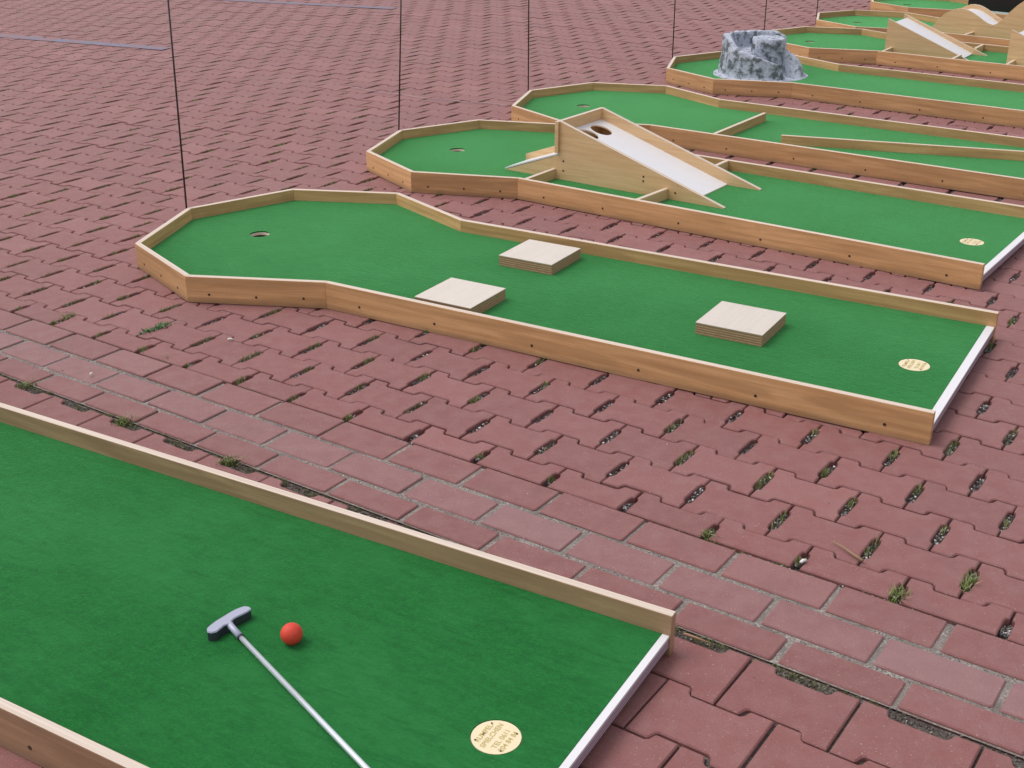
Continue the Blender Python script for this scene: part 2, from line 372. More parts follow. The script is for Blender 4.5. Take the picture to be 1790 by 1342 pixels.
o = mb.build('paving_stone', M['stone'], pave); tag(o, 'distant interlocking red paving stones with drainage slots', kind='stuff')

# three courses of plain bricks, sanded joints
def strip_sheet(name, v0, v1, z, mat, i0=-16, i1=6):
    mb = MB(); st = 22
    for k in range(st):
        a, b = i0 + (i1 - i0) * k / st, i0 + (i1 - i0) * (k + 1) / st
        P4 = [G(a, v1), G(b, v1), G(b, v0), G(a, v0)]; mb.poly([(p.x, p.y, z) for p in P4])
    o = mb.build(name, mat, pave); return tag(o, kind='stuff')
strip_sheet('joint_sand', 4.30, 6.46, -.0045, M['sand'])
strip_sheet('joint_silt', 6.46, 20, -.0085, M['silt'])
ROWS = [(4.275, 5.005, 1.57), (5.10, 5.775, 1.16), (5.875, 6.43, 1.53)]
for (v0, v1, ph), bmt in zip(ROWS, ('brick', 'brick2', 'brick')):
    for k in range(-16, 5):
        iL, iR = ph + 1.0765 * k + .030, ph + 1.0765 * (k + 1) - .030
        ic, jc = (iL + iR) / 2, (v0 + v1) / 2; p = G(ic, jc)
        if p.y < .9: continue
        hx, hy = (iR - iL) / 2 * A_ + rng.gauss(0, .0012), (v1 - v0) / 2 * B_ + rng.gauss(0, .0008)
        cr = lambda: rng.uniform(.002, .006)
        ol = []
        for sx, sy in ((1, -1), (1, 1), (-1, 1), (-1, -1)):
            r1, r2 = cr(), cr()
            a, b = (sx * hx, sy * (hy - r1)), (sx * (hx - r2), sy * hy)
            ol += [a, b] if sx * sy > 0 else [b, a]
        # slight wobble of the long sides
        mb = MB(); c = add_stone(mb, ic, jc, ol, rng); o = mb.build('brick', M[bmt], pave, weld=False); o.location = (c.x, c.y, 0)
# lower field: same stones without slots, joints filled
rest = MB()
for j in range(0, 16):
    for k in range(-18, 6):
        ic = .28 + k + .5 + (.52 if j % 2 else 0); jc = 7.1 + j; p = G(ic, jc)
        if p.y < .3 or abs(p.x) > 3: continue
        mb = MB(); c = add_stone(mb, ic, jc, PO, rng)
        if visible(p): o = mb.build('paving_slab', M['stone'], pave, weld=False); o.location = (c.x, c.y, 0)
        else:
            b = len(rest.v); rest.v += [(x + c.x, y + c.y, z) for x, y, z in mb.v]; rest.f += [[q + b for q in f] for f in mb.f]; rest.mi += mb.mi; rest.uv += mb.uv
o = rest.build('paving_slab', M['stone'], pave); tag(o, 'slotless paving slabs under and beyond the nearest lane', kind='stuff')

# painted lines on the yard
def ribbon(name, pts, w, z, mat, parent):
    mb = MB()
    for (a, b) in zip(pts, pts[1:]):
        a, b = Vector(a), Vector(b); t = (b - a).normalized(); q = Vector((-t.y, t.x)) * w / 2
        mb.poly([(*(a - q), z), (*(b - q), z), (*(b + q), z), (*(a + q), z)])
    return mb.build(name, mat, parent)
ribbon('painted_line', [(-7.6, 11.0), (-3.81, 9.307), (-2.41, 8.69)], .12, .0032, M['blue'], pave)
ribbon('painted_line', [(-2.9, 11.63), (-1.013, 10.898)], .12, .0032, M['blue'], pave)
mb = MB(); cp = []
for t in range(41):
    f = t / 40; x = -.95 + f * .93; y = 7.235 - f * .52 - .06 * math.sin(f * math.pi) + .012 * math.sin(f * 23); cp.append((x, y, .006))
tube(mb, cp, .0016, 5); o = mb.build('cord', M['chalk'], smooth=True)
tag(o, 'thin white cord lying across the paving between the marker rods', 'cord')

# ---------------------------------------------------------------- grit and weeds in the slots
grit, gr_rng = MB(), random.Random(11)
def chip(mb, x, y, z, s, rg):
    vs = []
    for q in range(6):
        a = q * 2.0944 + rg.uniform(-.5, .5); r = s * rg.uniform(.5, 1); vs.append((x + r * math.cos(a), y + r * math.sin(a) * rg.uniform(.5, 1), z + (0 if q < 3 else s * rg.uniform(.3, .9))))
    b = len(mb.v); mb.v += vs
    for f in ((0, 1, 4, 3), (1, 2, 5, 4), (2, 0, 3, 5), (3, 4, 5)):
        mb.f.append([b + q for q in f]); mb.mi.append(0); mb.uv += [(0, 0)] * len(f)
def blade(mb, x, y, z, h, w, lean, az_):
    dx, dy = math.cos(az_), math.sin(az_); px_, py_ = -dy * w / 2, dx * w / 2
    m1 = (x + dx * lean * .35, y + dy * lean * .35, z + h * .65); t = (x + dx * lean, y + dy * lean, z + h)
    b = len(mb.v); mb.v += [(x - px_, y - py_, z), (x + px_, y + py_, z), (m1[0] + px_ * .8, m1[1] + py_ * .8, m1[2]), (m1[0] - px_ * .8, m1[1] - py_ * .8, m1[2]), t]
    mb.f += [[b, b + 1, b + 2, b + 3], [b + 3, b + 2, b + 4]]; mb.mi += [0, 0]; mb.uv += [(0, 0)] * 7
weeds = MB()
for j in range(-42, 5):
    for k in range(-62, 14):
        i = k + .5 * (j % 2); c = G(i, j + V0)
        pv = in_view(c.x, c.y, 0, 40)
        if not pv or c.y > 12.5 or c.y < 1.3: continue
        n1 = noise.noise(Vector((c.x * .9, c.y * .9, 3.1))) + gr_rng.uniform(-.5, .5)
        ln = .041 if j < 4 else .014; jo = 0 if j < 4 else -.008 / B_
        if c.y < 5.6:
            for _ in range(46 if c.y < 3.6 else 20):
                v = gr_rng.uniform(-ln, ln) * .9; u = gr_rng.uniform(-.0095, .0095) * (1 - .5 * abs(v / ln)); q = G(i + u / A_, j + V0 + jo + v / B_)
                chip(grit, q.x, q.y, -.0115 + gr_rng.uniform(0, .006), gr_rng.uniform(.0018, .0048), gr_rng)
        left = max(0, min(1, (.6 - c.x) / 2.2))
        if n1 > .34 - 1.1 * left or gr_rng.random() < .08:
            dens = int((14 + 34 * gr_rng.random()) * (1 if c.y < 5 else .6)); part = gr_rng.choice((-1, 1, 0, 0)); wd = .0018 if c.y < 5 else .0040
            for _ in range(dens):
                v = gr_rng.uniform(-ln, ln); 
                if part: v = part * abs(v)
                u = gr_rng.uniform(-.0085, .0085) * (1 - .5 * abs(v / ln)); q = G(i + u / A_, j + V0 + v / B_)
                blade(weeds, q.x, q.y, -.012, gr_rng.uniform(.009, .019) + (.006 if c.y < 5 else .001), wd * gr_rng.uniform(.7, 1.5), gr_rng.uniform(.001, .012), gr_rng.uniform(0, 6.28))
# grit and moss along the seams of the strip
crumb = MB()
for _ in range(2600):
    i = gr_rng.uniform(-13.5, 3); v = 6.50 + gr_rng.uniform(-.04, .06)
    if gr_rng.random() < .55:
        kk = round(i - .78); i = kk + .78 + gr_rng.uniform(-.27, .27); v = 6.54 + gr_rng.uniform(-.03, .10)
    q = G(i, v)
    chip(crumb, q.x, q.y, -.0085 + gr_rng.uniform(0, .003), gr_rng.uniform(.0012, .0032), gr_rng)
    if gr_rng.random() < .16 and noise.noise(Vector((q.x * 6, q.y * 6, 2))) > -.05:
        for _ in range(5): blade(weeds, q.x + gr_rng.gauss(0, .006), q.y + gr_rng.gauss(0, .003), -.008, gr_rng.uniform(.004, .009), .0016, gr_rng.uniform(0, .006), gr_rng.uniform(0, 6.28))
for _ in range(420):
    x, y = gr_rng.uniform(-2.6, 2.2), gr_rng.uniform(1.2, 6.5)
    if not covered((x, y)): chip(grit, x, y, .0012, gr_rng.uniform(.0008, .0026), gr_rng)
for _ in range(700):
    i = gr_rng.uniform(-13.5, 3); v = 4.255 + gr_rng.uniform(-.02, .02); q = G(i, v); chip(grit, q.x, q.y, -.006, gr_rng.uniform(.001, .003), gr_rng)
for _ in range(2600):
    i = gr_rng.uniform(-13.5, 3.4); rr = gr_rng.choice((5.05, 5.825, 5.05, 5.825)); v = rr + gr_rng.uniform(-.035, .035); q = G(i, v); chip(grit, q.x, q.y, -.0048, gr_rng.uniform(.0008, .0022), gr_rng)
for _ in range(240):
    i = gr_rng.uniform(-13, 3); c = G(i, gr_rng.choice((4.25, 4.25, 3.66 - .04, 6.5)))
    if noise.noise(Vector((c.x * 4, c.y * 4, 0))) + .25 * (i < -6) < .12: continue
    for _ in range(16):
        blade(weeds, c.x + gr_rng.gauss(0, .008), c.y + gr_rng.gauss(0, .004), -.008, gr_rng.uniform(.004, .010), .0016, gr_rng.uniform(0, .006), gr_rng.uniform(0, 6.28))
o = grit.build('grit', M['grit'], weld=False); tag(o, 'loose grey and white grit lying in the slots and joints of the paving', 'grit', kind='stuff')
o = crumb.build('silt_crumbs', M['crumb'], weld=False); tag(o, 'brown silt crumbs filling the seam between brick strip and slabs', 'silt', kind='stuff')
o = weeds.build('moss_and_grass', M['leaf'], weld=False); tag(o, 'short moss and grass growing in the drainage slots', 'grass', kind='stuff')

# a few weeds that stand out
def weed(i, v, n, spread, h, mat, label, along=0.0, wide=.003):
    c = G(i, v); d = (G(i, v + .1) - c).normalized(); mb = MB(); rg = random.Random(int((i * 31 + v * 17) * 100))
    for _ in range(n):
        t = rg.gauss(0, along) if along else 0; x, y = d.x * t + rg.gauss(0, spread), d.y * t + rg.gauss(0, spread)
        blade(mb, x, y, -.012, rg.uniform(.5, 1) * h, wide * rg.uniform(.6, 1.3), rg.uniform(.2, 1) * h * .9, rg.uniform(0, 6.28))
    o = mb.build('weed', mat, weld=False); o.location = (c.x, c.y, 0); tag(o, label, 'weed'); return o
weed(-10.46, 3.10, 260, .008, .022, M['leaf2'], 'large dark green leafy weed filling a slot left of the second lane corner', .026, .008)
weed(-10.34, 6.52, 70, .010, .024, M['leaf'], 'pale green weed in the brick seam at the left edge', .008)
weed(-8.29, 6.54, 90, .012, .026, M['leaf'], 'yellowish weed tuft in the seam behind the near lane rail', .008)
weed(-6.37, 6.55, 90, .012, .026, M['leaf'], 'green weed tuft in the seam nearest the middle of the near rail', .010)
weed(-.96, 4.12, 70, .009, .022, M['leaf'], 'dry straw coloured weed at the edge of the brick strip', .006)
weed(1.0, 4.05, 90, .009, .026, M['leaf'], 'bright green weed in a half slot beside the brick strip', .008)
weed(1.51, 3.14, 80, .006, .026, M['leaf'], 'green moss tuft filling the slot nearest the right edge', .018)
weed(-9.5, 4.10, 70, .009, .018, M['leaf'], 'olive weed beside the brick strip under the large dark weed', .010)
weed(-12.05, 3.75, 90, .008, .024, M['leaf'], 'green weed tuft at the strip edge far left below the hexagonal head', .012)

def twig(pts, r, label):
    mb = MB(); tube(mb, pts, r, 6); o = mb.build('twig', M['twig'], smooth=True); return tag(o, label, 'twig')
twig([(.668, 2.172, .006), (.682, 2.148, .010), (.699, 2.118, .008), (.712, 2.098, .007)], [.0012, .002, .0028, .0036], 'dry brown twig lying on the red stones at the right')
twig([(.317, 1.852, .006), (.336, 1.836, .009), (.362, 1.822, .006)], [.0028, .0024, .0014], 'small tan wood splinter in the gap beside the near lane corner')
def scrap(x, y, a, l, r, label):
    mb = MB(); tube(mb, [(x - math.cos(a) * l / 2, y - math.sin(a) * l / 2, .0055), (x, y, .0075), (x + math.cos(a) * l / 2, y + math.sin(a) * l / 2, .0055)], [r * .7, r, r * .8], 7)
    o = mb.build('paper_scrap', M['butt'], smooth=True); return tag(o, label, 'litter')
scrap(-1.153, 3.042, 1.3, .012, .0032, 'tiny white scrap lying on a pale brick at the left')
scrap(-.825, 3.295, -.1, .016, .0032, 'tiny white rolled paper beside a slot below the second lane')
scrap(.591, 2.098, .6, .016, .004, 'crumpled white scrap in the half slot next to the brick strip')

# ---------------------------------------------------------------- lanes
def inner_outline():
    P_ = [(LL, LW / 2)] + OUT + [(LL, -LW / 2)]; res = []
    for k, p in enumerate(P_):
        p = Vector(p)
        if k == 0: res.append(Vector((LL, LW / 2 - TH))); continue
        if k == len(P_) - 1: res.append(Vector((LL, -LW / 2 + TH))); continue
        a, b = (p - Vector(P_[k - 1])).normalized(), (Vector(P_[k + 1]) - p).normalized()
        n1, n2 = Vector((-a.y, a.x)), Vector((-b.y, b.x)); h = (n1 + n2).normalized()
        res.append(p + h * (TH / h.dot(n1)))
    return [Vector(q) for q in P_], res
OP, IP = inner_outline()
cen = Vector((.3, 0))
if (IP[3] - cen).length > (OP[3] - cen).length: IP = [o - (i_ - o) for o, i_ in zip(OP, IP)]; 

def holed_slab(i, plan, holes, z0, z1, name, mats, parent, side=0, topm=0):
    """plan and holes [(u, v, r)] in lane coordinates; builds a slab with real round holes"""
    bm = bmesh.new(); loops = []
    def ring(pts):
        vs = [bm.verts.new((*lw(i, *p), z1)) for p in pts]; es = [bm.edges.new((vs[k], vs[(k + 1) % len(vs)])) for k in range(len(vs))]; loops.append(vs); return es
    es = ring(plan)
    for (u, v, r) in holes: es += ring([(u + r * math.cos(t), v + r * math.sin(t)) for t in [2 * math.pi * q / 36 for q in range(36)]])
    bmesh.ops.triangle_fill(bm, edges=es, use_beauty=True, use_dissolve=False)
    for f in list(bm.faces):
        cu, cv = f.calc_center_median()[:2]
        for (u, v, r) in holes:
            hx, hy = lw(i, u, v)
            if math.hypot(cu - hx, cv - hy) < r * .9: bm.faces.remove(f); break
    for f in bm.faces:
        if f.normal.z < 0: f.normal_flip()
        f.material_index = topm
    for vs in loops:
        low = [bm.verts.new((v.co.x, v.co.y, z0)) for v in vs]
        for k in range(len(vs)):
            k2 = (k + 1) % len(vs); f = bm.faces.new((vs[k], low[k], low[k2], vs[k2])); f.material_index = side
    uv = bm.loops.layers.uv.new('UVMap'); m_ = AF[i]
    det = m_[2] * m_[5] - m_[3] * m_[4]
    for f in bm.faces:
        for l in f.loops:
            dx, dy = l.vert.co.x - m_[0], l.vert.co.y - m_[1]; l[uv].uv = ((dx * m_[5] - dy * m_[4]) / det + i * 3.7, (dy * m_[2] - dx * m_[3]) / det + i * 1.9)
    me = bpy.data.meshes.new(name); bm.to_mesh(me); bm.free()
    for mm in mats: me.materials.append(mm)
    o = bpy.data.objects.new(name, me); COL.objects.link(o); o.parent = parent; return o

SCREW = None
def screw(x, y, z, nx, ny, parent, r=.0042):
    global SCREW
    if SCREW is None:
        mb = MB(); tube(mb, [(0, 0, -.004), (0, 0, .0006)], r, 10); o = mb.build('screw', M['screw'], parent); SCREW = o.data
    else: o = bpy.data.objects.new('screw', SCREW); COL.objects.link(o); o.parent = parent
    o.location = (x, y, z); o.rotation_euler = Vector((nx, ny, 0)).to_track_quat('Z', 'Y').to_euler(); return o

TEXT = ['RUMPEL-', 'SPIELCHEN', 'TEL 0611', '204 84 84']
def tee_plate(i, u, v, parent):
    pts = [(u + .0405 * math.cos(t), v + .0405 * math.sin(t)) for t in [2 * math.pi * q / 40 for q in range(40)]]
    mb = MB(); mb.prism([lw(i, *p) for p in pts][::-1], .040, .0457)
    o = mb.build('tee_plate', M['plate'], parent)
    m_ = AF[i]; ex = Vector((-m_[4], -m_[5])).normalized(); ey = Vector((-m_[2], -m_[3])).normalized()   # text runs across the lane, read from the tee
    tm = MB()
    for k, t in enumerate(TEXT):
        cu = bpy.data.curves.new('t', 'FONT'); cu.body = t; cu.size = .0128; cu.align_x = 'CENTER'; cu.align_y = 'CENTER'; cu.offset = .00012
        to = bpy.data.objects.new('t', cu); COL.objects.link(to); bpy.context.view_layer.update()
        me = to.evaluated_get(bpy.context.evaluated_depsgraph_get()).to_mesh()
        off = (.0215, .0075, -.0095, -.0225)[k]; cx_, cy_ = lw(i, u, v); b = len(tm.v)
        for q in me.vertices:
            w = Vector((cx_, cy_)) + ex * q.co.x + ey * (q.co.y + off); tm.v.append((w.x, w.y, .04605))
        for p in me.polygons: tm.f.append([b + z_ for z_ in p.vertices]); tm.mi.append(0); tm.uv += [(0, 0)] * len(p.vertices)
        to.to_mesh_clear(); bpy.data.objects.remove(to); bpy.data.curves.remove(cu)
    tm.build('lettering', M['print'], o)
    for a in (20, 110, 200, 290):
        x, y = lw(i, u + .034 * math.cos(math.radians(a + 28)), v + .034 * math.sin(math.radians(a + 28)))
        mb = MB(); tube(mb, [(x, y, .0450), (x, y, .0464)], .0017, 8); mb.build('plate_screw', M['screw'], o)

GRP = 'mini golf lanes side by side on the paving'
LAB = {1: 'nearest wooden mini golf lane with the putter and red ball on it',
       2: 'wooden mini golf lane carrying three square blocks',
       3: 'wooden mini golf lane carrying the ramp with two holes in its slide',
       4: 'wooden mini golf lane crossed by two low divider boards',
       5: 'wooden mini golf lane carrying the grey artificial rock',
       6: 'wooden mini golf lane with two wedge ramps and no rock, behind the rock lane',
       7: 'wooden mini golf lane under the double wave ramp',
       8: 'farthest wooden mini golf lane at the top edge, holding the black box'}
LANE = {}
HX = -.609
for i in range(1, 9):
    x0, y0 = lw(i, .3, 0); root = empty('mini_golf_lane', (0, 0, 0), label=LAB[i], cat='mini golf lane', group=GRP); LANE[i] = root
    # rails: one board per side, mitred
    for k in range(len(OP) - 1):
        plan = [lw(i, *OP[k]), lw(i, *OP[k + 1]), lw(i, *IP[k + 1]), lw(i, *IP[k])]
        ar = sum(plan[q][0] * plan[(q + 1) % 4][1] - plan[(q + 1) % 4][0] * plan[q][1] for q in range(4))
        if ar < 0: plan = plan[::-1]
        g = .0004; cx_ = sum(p[0] for p in plan) / 4; cy_ = sum(p[1] for p in plan) / 4
        mb = MB(); mb.prism(plan, .0015, H, 0, 1, 0); o = mb.build('rail', [M['beech_shaded' if i == 1 else 'beech'], M['edge']], root); bevel(o, .0009)
    # screws on the outer faces that look toward the tee players
    segs = [(0, 1, [.07, .22, .40, .58, .76, .94])] + [(1, 2, (.16, .5, .84)), (2, 3, (.18, .5, .84)), (3, 4, (.2, .5, .8)), (5, 6, (.2, .5, .8)), (6, 7, (.16, .5, .84))]
    for a, b, fs in segs:
        A, B = Vector(lw(i, *OP[a])), Vector(lw(i, *OP[b])); t = (B - A).normalized(); nrm = Vector((t.y, -t.x))
        mid = Vector(lw(i, .2, 0))
        if ((A + B) / 2 - mid).dot(nrm) < 0: nrm = -nrm
        if nrm.y > .3: continue
        for f in fs: p = A.lerp(B, 1 - f if a == 0 else f) + nrm * .0002; screw(p.x, p.y, .030 + rng.uniform(-.002, .002), nrm.x, nrm.y, root)
    holes = [(HX, .012, .0355)]; bh = [(HX, .012, .0350)]
    plate = i in (1, 2, 3, 4, 5)
    if plate: tu, tv = {1: (1.708, .015), 2: (1.71, .021), 3: (1.704, .03)}.get(i, (1.706, .02)); holes.append((tu, tv, .0422))
    gi = .0006
    def shrink(p): 
        d = Vector(p) - Vector((.3, 0)); return (p[0] - math.copysign(gi, d.x), p[1] - math.copysign(gi, d.y))
    inn = [tuple(p) for p in IP]; sw = .0165 if i == 1 else .025; inn[0] = (LL - sw, inn[0][1]); inn[-1] = (LL - sw, inn[-1][1]); inn = [shrink(p) for p in inn]
    holed_slab(i, inn, holes, .0405, CZ, 'carpet', [M['carpet']], root)
    inb = [tuple(p) for p in IP]; inb[0] = (LL - .003, inb[0][1]); inb[-1] = (LL - .003, inb[-1][1]); inb = [shrink(p) for p in inb]
    holed_slab(i, inb, bh, .021, .0402, 'base_board', [M['ply_end'], M['hole']], root, 0, 1)
    ip = [(LL - sw, LW / 2 - TH - .0006), (LL - .003, LW / 2 - TH - .0006), (LL - .003, -LW / 2 + TH + .0006), (LL - sw, -LW / 2 + TH + .0006)]
    pl = [lw(i, *p) for p in ip]
    if sum(pl[q][0] * pl[(q + 1) % 4][1] - pl[(q + 1) % 4][0] * pl[q][1] for q in range(4)) < 0: pl = pl[::-1]
    mb = MB(); mb.prism(pl, .0404, .0458); mb.build('end_strip', M['white'], root)
    # hole liner: pale cut plywood ring
    mb = MB(); n_ = 32
    for q in range(n_):
        a, b = 2 * math.pi * q / n_, 2 * math.pi * (q + 1) / n_
        pt = lambda t, r: lw(i, HX + r * math.cos(t), .012 + r * math.sin(t))
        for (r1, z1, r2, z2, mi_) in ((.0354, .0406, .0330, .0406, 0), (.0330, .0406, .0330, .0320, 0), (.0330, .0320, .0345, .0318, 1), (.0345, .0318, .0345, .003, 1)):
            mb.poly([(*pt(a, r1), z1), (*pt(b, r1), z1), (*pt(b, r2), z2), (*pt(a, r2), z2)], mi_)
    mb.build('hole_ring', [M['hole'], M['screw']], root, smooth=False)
    if plate: tee_plate(i, tu, tv, root)

def lane_board(i, a, b, z0, z1, th, name, parent, mats=None):
    A, B = Vector(a), Vector(b); t = (B - A).normalized(); q = Vector((-t.y, t.x)) * th / 2
    plan = [lw(i, *(A - q)), lw(i, *(B - q)), lw(i, *(B + q)), lw(i, *(A + q))]
    if sum(plan[k][0] * plan[(k + 1) % 4][1] - plan[(k + 1) % 4][0] * plan[k][1] for k in range(4)) < 0: plan = plan[::-1]
    mb = MB(); mb.prism(plan, z0, z1, 0, 1, 0); o = mb.build(name, mats or [M['beech'], M['edge']], parent); bevel(o, .0008); return o
# lane 4 dividers
lane_board(4, (.332, .3745), (.332, -.205), CZ, H, .018, 'divider_board', LANE[4])
lane_board(4, (.60, .219), (1.72, -.155), CZ, H, .018, 'divider_board', LANE[4])

# ---------------------------------------------------------------- blocks on lane 2
for (u, v, lab) in ((.4, .243, 'square plywood block with pale top against the front rail, leftmost of the three'),
                    (.412, -.223, 'square plywood block with pale top near the far rail of the second lane'),
                    (1.212, .012, 'square plywood block with pale top nearest the tee plate')):
    c = lw(2, u, v); root = empty('block', (c[0], c[1], CZ), label=lab, cat='block', group='square wooden blocks on the second lane')
    pl = [lw(2, u + a, v + b) for a, b in ((.1, .1), (.1, -.1), (-.1, -.1), (-.1, .1))]; pl = [(p[0] - c[0], p[1] - c[1]) for p in pl]
    if sum(pl[k][0] * pl[(k + 1) % 4][1] - pl[(k + 1) % 4][0] * pl[k][1] for k in range(4)) < 0: pl = pl[::-1]
    pi_ = [(p[0] * .992, p[1] * .992) for p in pl]
    mb = MB(); mb.prism(pi_, .0003, .0335); mb.build('core', M['layers'], root)
    mb = MB(); mb.prism(pl, .0337, .0362, 0, 0); o = mb.build('top_plate', M['lam'], root); bevel(o, .0005)

# ---------------------------------------------------------------- ramps
def side_panel(i, prof, v, th, root, name='side_panel'):
    """prof: (u, z) ccw seen from the front; upright board of thickness th centred on v"""
    mb = MB(); c = Vector(root.location)
    W = lambda u, v_, z: (lw(i, u, v_)[0] - c.x, lw(i, u, v_)[1] - c.y, z - c.z)
    f = [W(u, v + th / 2, z) for u, z in prof]; b = [W(u, v - th / 2, z) for u, z in prof]
    mb.poly(f, 0, [(u, z) for u, z in prof]); mb.poly(b[::-1], 0, [(u, z + 1) for u, z in reversed(prof)])
    acc = 0
    for k in range(len(prof)):
        k2 = (k + 1) % len(prof); d = math.hypot(prof[k2][0] - prof[k][0], prof[k2][1] - prof[k][1])
        mb.poly([f[k], b[k], b[k2], f[k2]], 1, [(acc, 0), (acc, th), (acc + d, th), (acc + d, 0)]); acc += d
    o = mb.build(name, [M['panel'], M['edge']], root)
    bm = bmesh.new(); bm.from_mesh(o.data); bmesh.ops.recalc_face_normals(bm, faces=bm.faces); bm.to_mesh(o.data); bm.free()
    return o
def slide(i, line, v0, v1, root, th=.006, name='slide', holes=()):
    """white running surface following line [(u, z)]; holes as (u, v, r) cut through the first span"""
    c = Vector(root.location); W = lambda u, v_, z: (lw(i, u, v_)[0] - c.x, lw(i, u, v_)[1] - c.y, z - c.z)
    if holes:
        (u0, z0), (u1, z1) = line; bm = bmesh.new(); es = []; loops = []
        zf = lambda u: z0 + (z1 - z0) * (u - u0) / (u1 - u0)
        def ring(pts):
            vs = [bm.verts.new(W(u, v, zf(u))) for u, v in pts]; loops.append(vs)
            return [bm.edges.new((vs[k], vs[(k + 1) % len(vs)])) for k in range(len(vs))]
        es += ring([(u0, v0), (u1, v0), (u1, v1), (u0, v1)])
        for (u, v, r) in holes: es += ring([(u + r * math.cos(t), v + r * math.sin(t)) for t in [2 * math.pi * q / 30 for q in range(30)]])
        bmesh.ops.triangle_fill(bm, edges=es, use_beauty=True)
        for f in list(bm.faces):
            m_ = f.calc_center_median()
            for (u, v, r) in holes:
                hx = Vector(W(u, v, zf(u)))
                if (m_ - hx).length < r * .9: bm.faces.remove(f); break
        for f in bm.faces:
            if f.normal.z < 0: f.normal_flip()
            f.material_index = 0
        for vs in loops:
            low = [bm.verts.new(v.co - Vector((0, 0, th))) for v in vs]
            for k in range(len(vs)): f = bm.faces.new((vs[k], low[k], low[(k + 1) % len(vs)], vs[(k + 1) % len(vs)])); f.material_index = 1
        me = bpy.data.meshes.new(name); bm.to_mesh(me); bm.free(); me.materials.append(M['white']); me.materials.append(M['hole'])
        o = bpy.data.objects.new(name, me); COL.objects.link(o); o.parent = root; return o
    mb = MB()
    for (a, b) in zip(line, line[1:]):
        t = [W(a[0], v0, a[1]), W(b[0], v0, b[1]), W(b[0], v1, b[1]), W(a[0], v1, a[1])]; l = [(x, y, z - th) for x, y, z in t]
        mb.poly(t[::-1]); mb.poly(l); mb.poly([t[0], t[1], l[1], l[0]]); mb.poly([t[3], l[3], l[2], t[2]])
        if a is line[0]: mb.poly([t[0], l[0], l[3], t[3]])
        if b is line[-1]: mb.poly([t[1], t[2], l[2], l[1]])
    o = mb.build(name, M['white'], root)
    bm = bmesh.new(); bm.from_mesh(o.data); bmesh.ops.recalc_face_normals(bm, faces=bm.faces); bm.to_mesh(o.data); bm.free(); return o
def ramp_board(i, a, b, z0, z1, th, root, name):
    o = lane_board(i, a, b, z0, z1, th, name, root, [M['panel'], M['edge']])
    o.data.transform(Matrix.Translation(-Vector(root.location))); return o

c = lw(3, .4, 0); r3 = empty('ramp', (c[0], c[1], CZ), label='large wooden ramp with two round holes in its white slide and an exit chute', cat='ramp', group='wooden wedge ramps')
z0 = CZ + .0004
side_panel(3, [(-.220, z0), (.812, z0), (.812, z0 + .004), (.055, .287), (.055, .149), (-.220, z0 + .001)], .165, .017, r3)
side_panel(3, [(.055, z0), (.809, z0), (.809, z0 + .004), (.055, .287)], -.161, .017, r3)
ramp_board(3, (.046, .185), (.046, -.171), .157, .287, .017, r3, 'rear_board')
slide(3, [(.0555, .2405), (.664, .0505)], .156, -.152, r3, .006, 'slide', [(.118, .056, .044), (.118, -.046, .046)])
slide(3, [(-.224, z0 + .0085), (.0545, .1565)], .1740, -.0105, r3, .006, 'exit_slide')
side_panel(3, [(-.245, z0), (.037, z0), (.037, .178), (-.245, .074)], -.020, .017, r3, 'exit_wall')
slide(3, [(.056, .160), (.235, .163)], .155, -.151, r3, .008, 'inner_board').data.materials[0] = M['panel']
for a, b in (((.030, .3745), (.030, .174)), ((.548, .3745), (.560, .174)), ((.548, -.170), (.548, -.3745))):
    ramp_board(3, a, b, CZ + .0004, H, .017, r3, 'brace_board')
for u, z in ((.075, .125), (.075, .085), (.455, .118), (.455, .100), (.60, .075)):
    p = lw(3, u, .174); q = Vector((AF[3][4], AF[3][5])).normalized(); screw(p[0] - c[0], p[1] - c[1], z - CZ, q.x, q.y, r3, .003)

for du, lab in ((0, 'small wooden wedge ramp with plain white slide nearest the rock lane'), (.795, 'small wooden wedge ramp cut by the right edge of the photo')):
    c = lw(6, .3 + du, 0); rr = empty('ramp', (c[0], c[1], CZ), label=lab, cat='ramp', group='wooden wedge ramps')
    side_panel(6, [(-.015 + du, z0), (.56 + du, z0), (.56 + du, z0 + .003), (-.015 + du, .266)], .165, .017, rr)
    side_panel(6, [(-.005 + du, z0), (.585 + du, z0), (.585 + du, z0 + .003), (-.005 + du, .266)], -.162, .017, rr)
    slide(6, [(.02 + du, .243), (.49 + du, z0 + .007)], .156, -.153, rr)
    for a, b in (((.03 + du, .3745), (.03 + du, .174)), ((.49 + du, .3745), (.49 + du, .174)), ((.50 + du, -.171), (.50 + du, -.3745))):
        ramp_board(6, a, b, CZ + .0004, H, .017, rr, 'brace_board')

# double wave ramp on lane 7
wave = [(.0, CZ + .004), (.045, .095), (.088, .153), (.121, .19), (.156, .212), (.183, .226), (.21, .235), (.238, .238), (.271, .236), (.3, .229), (.335, .215), (.376, .194), (.417, .17), (.447, .155), (.485, .147), (.511, .157), (.534, .178), (.558, .204), (.587, .241), (.625, .283), (.656, .311), (.70, .342), (.75, .362), (.80, .366), (.86, .352), (.95, .30), (1.05, .232), (1.15, .165), (1.27, .095), (1.37, CZ + .004)]
c = lw(7, .6, 0); rw = empty('wave_ramp', (c[0], c[1], CZ), label='wooden ramp shaped as a double wave with white track in its dip', cat='ramp')
side_panel(7, [(0.0, z0), (1.37, z0)] + wave[::-1][0:], .172, .017, rw)
side_panel(7, [(0.0, z0), (1.37, z0)] + wave[::-1][0:], -.155, .017, rw)
slide(7, [(u, max(z0 + .003, z - .030)) for u, z in wave if .03 < u < 1.34], .163, -.146, rw, .006, 'track')
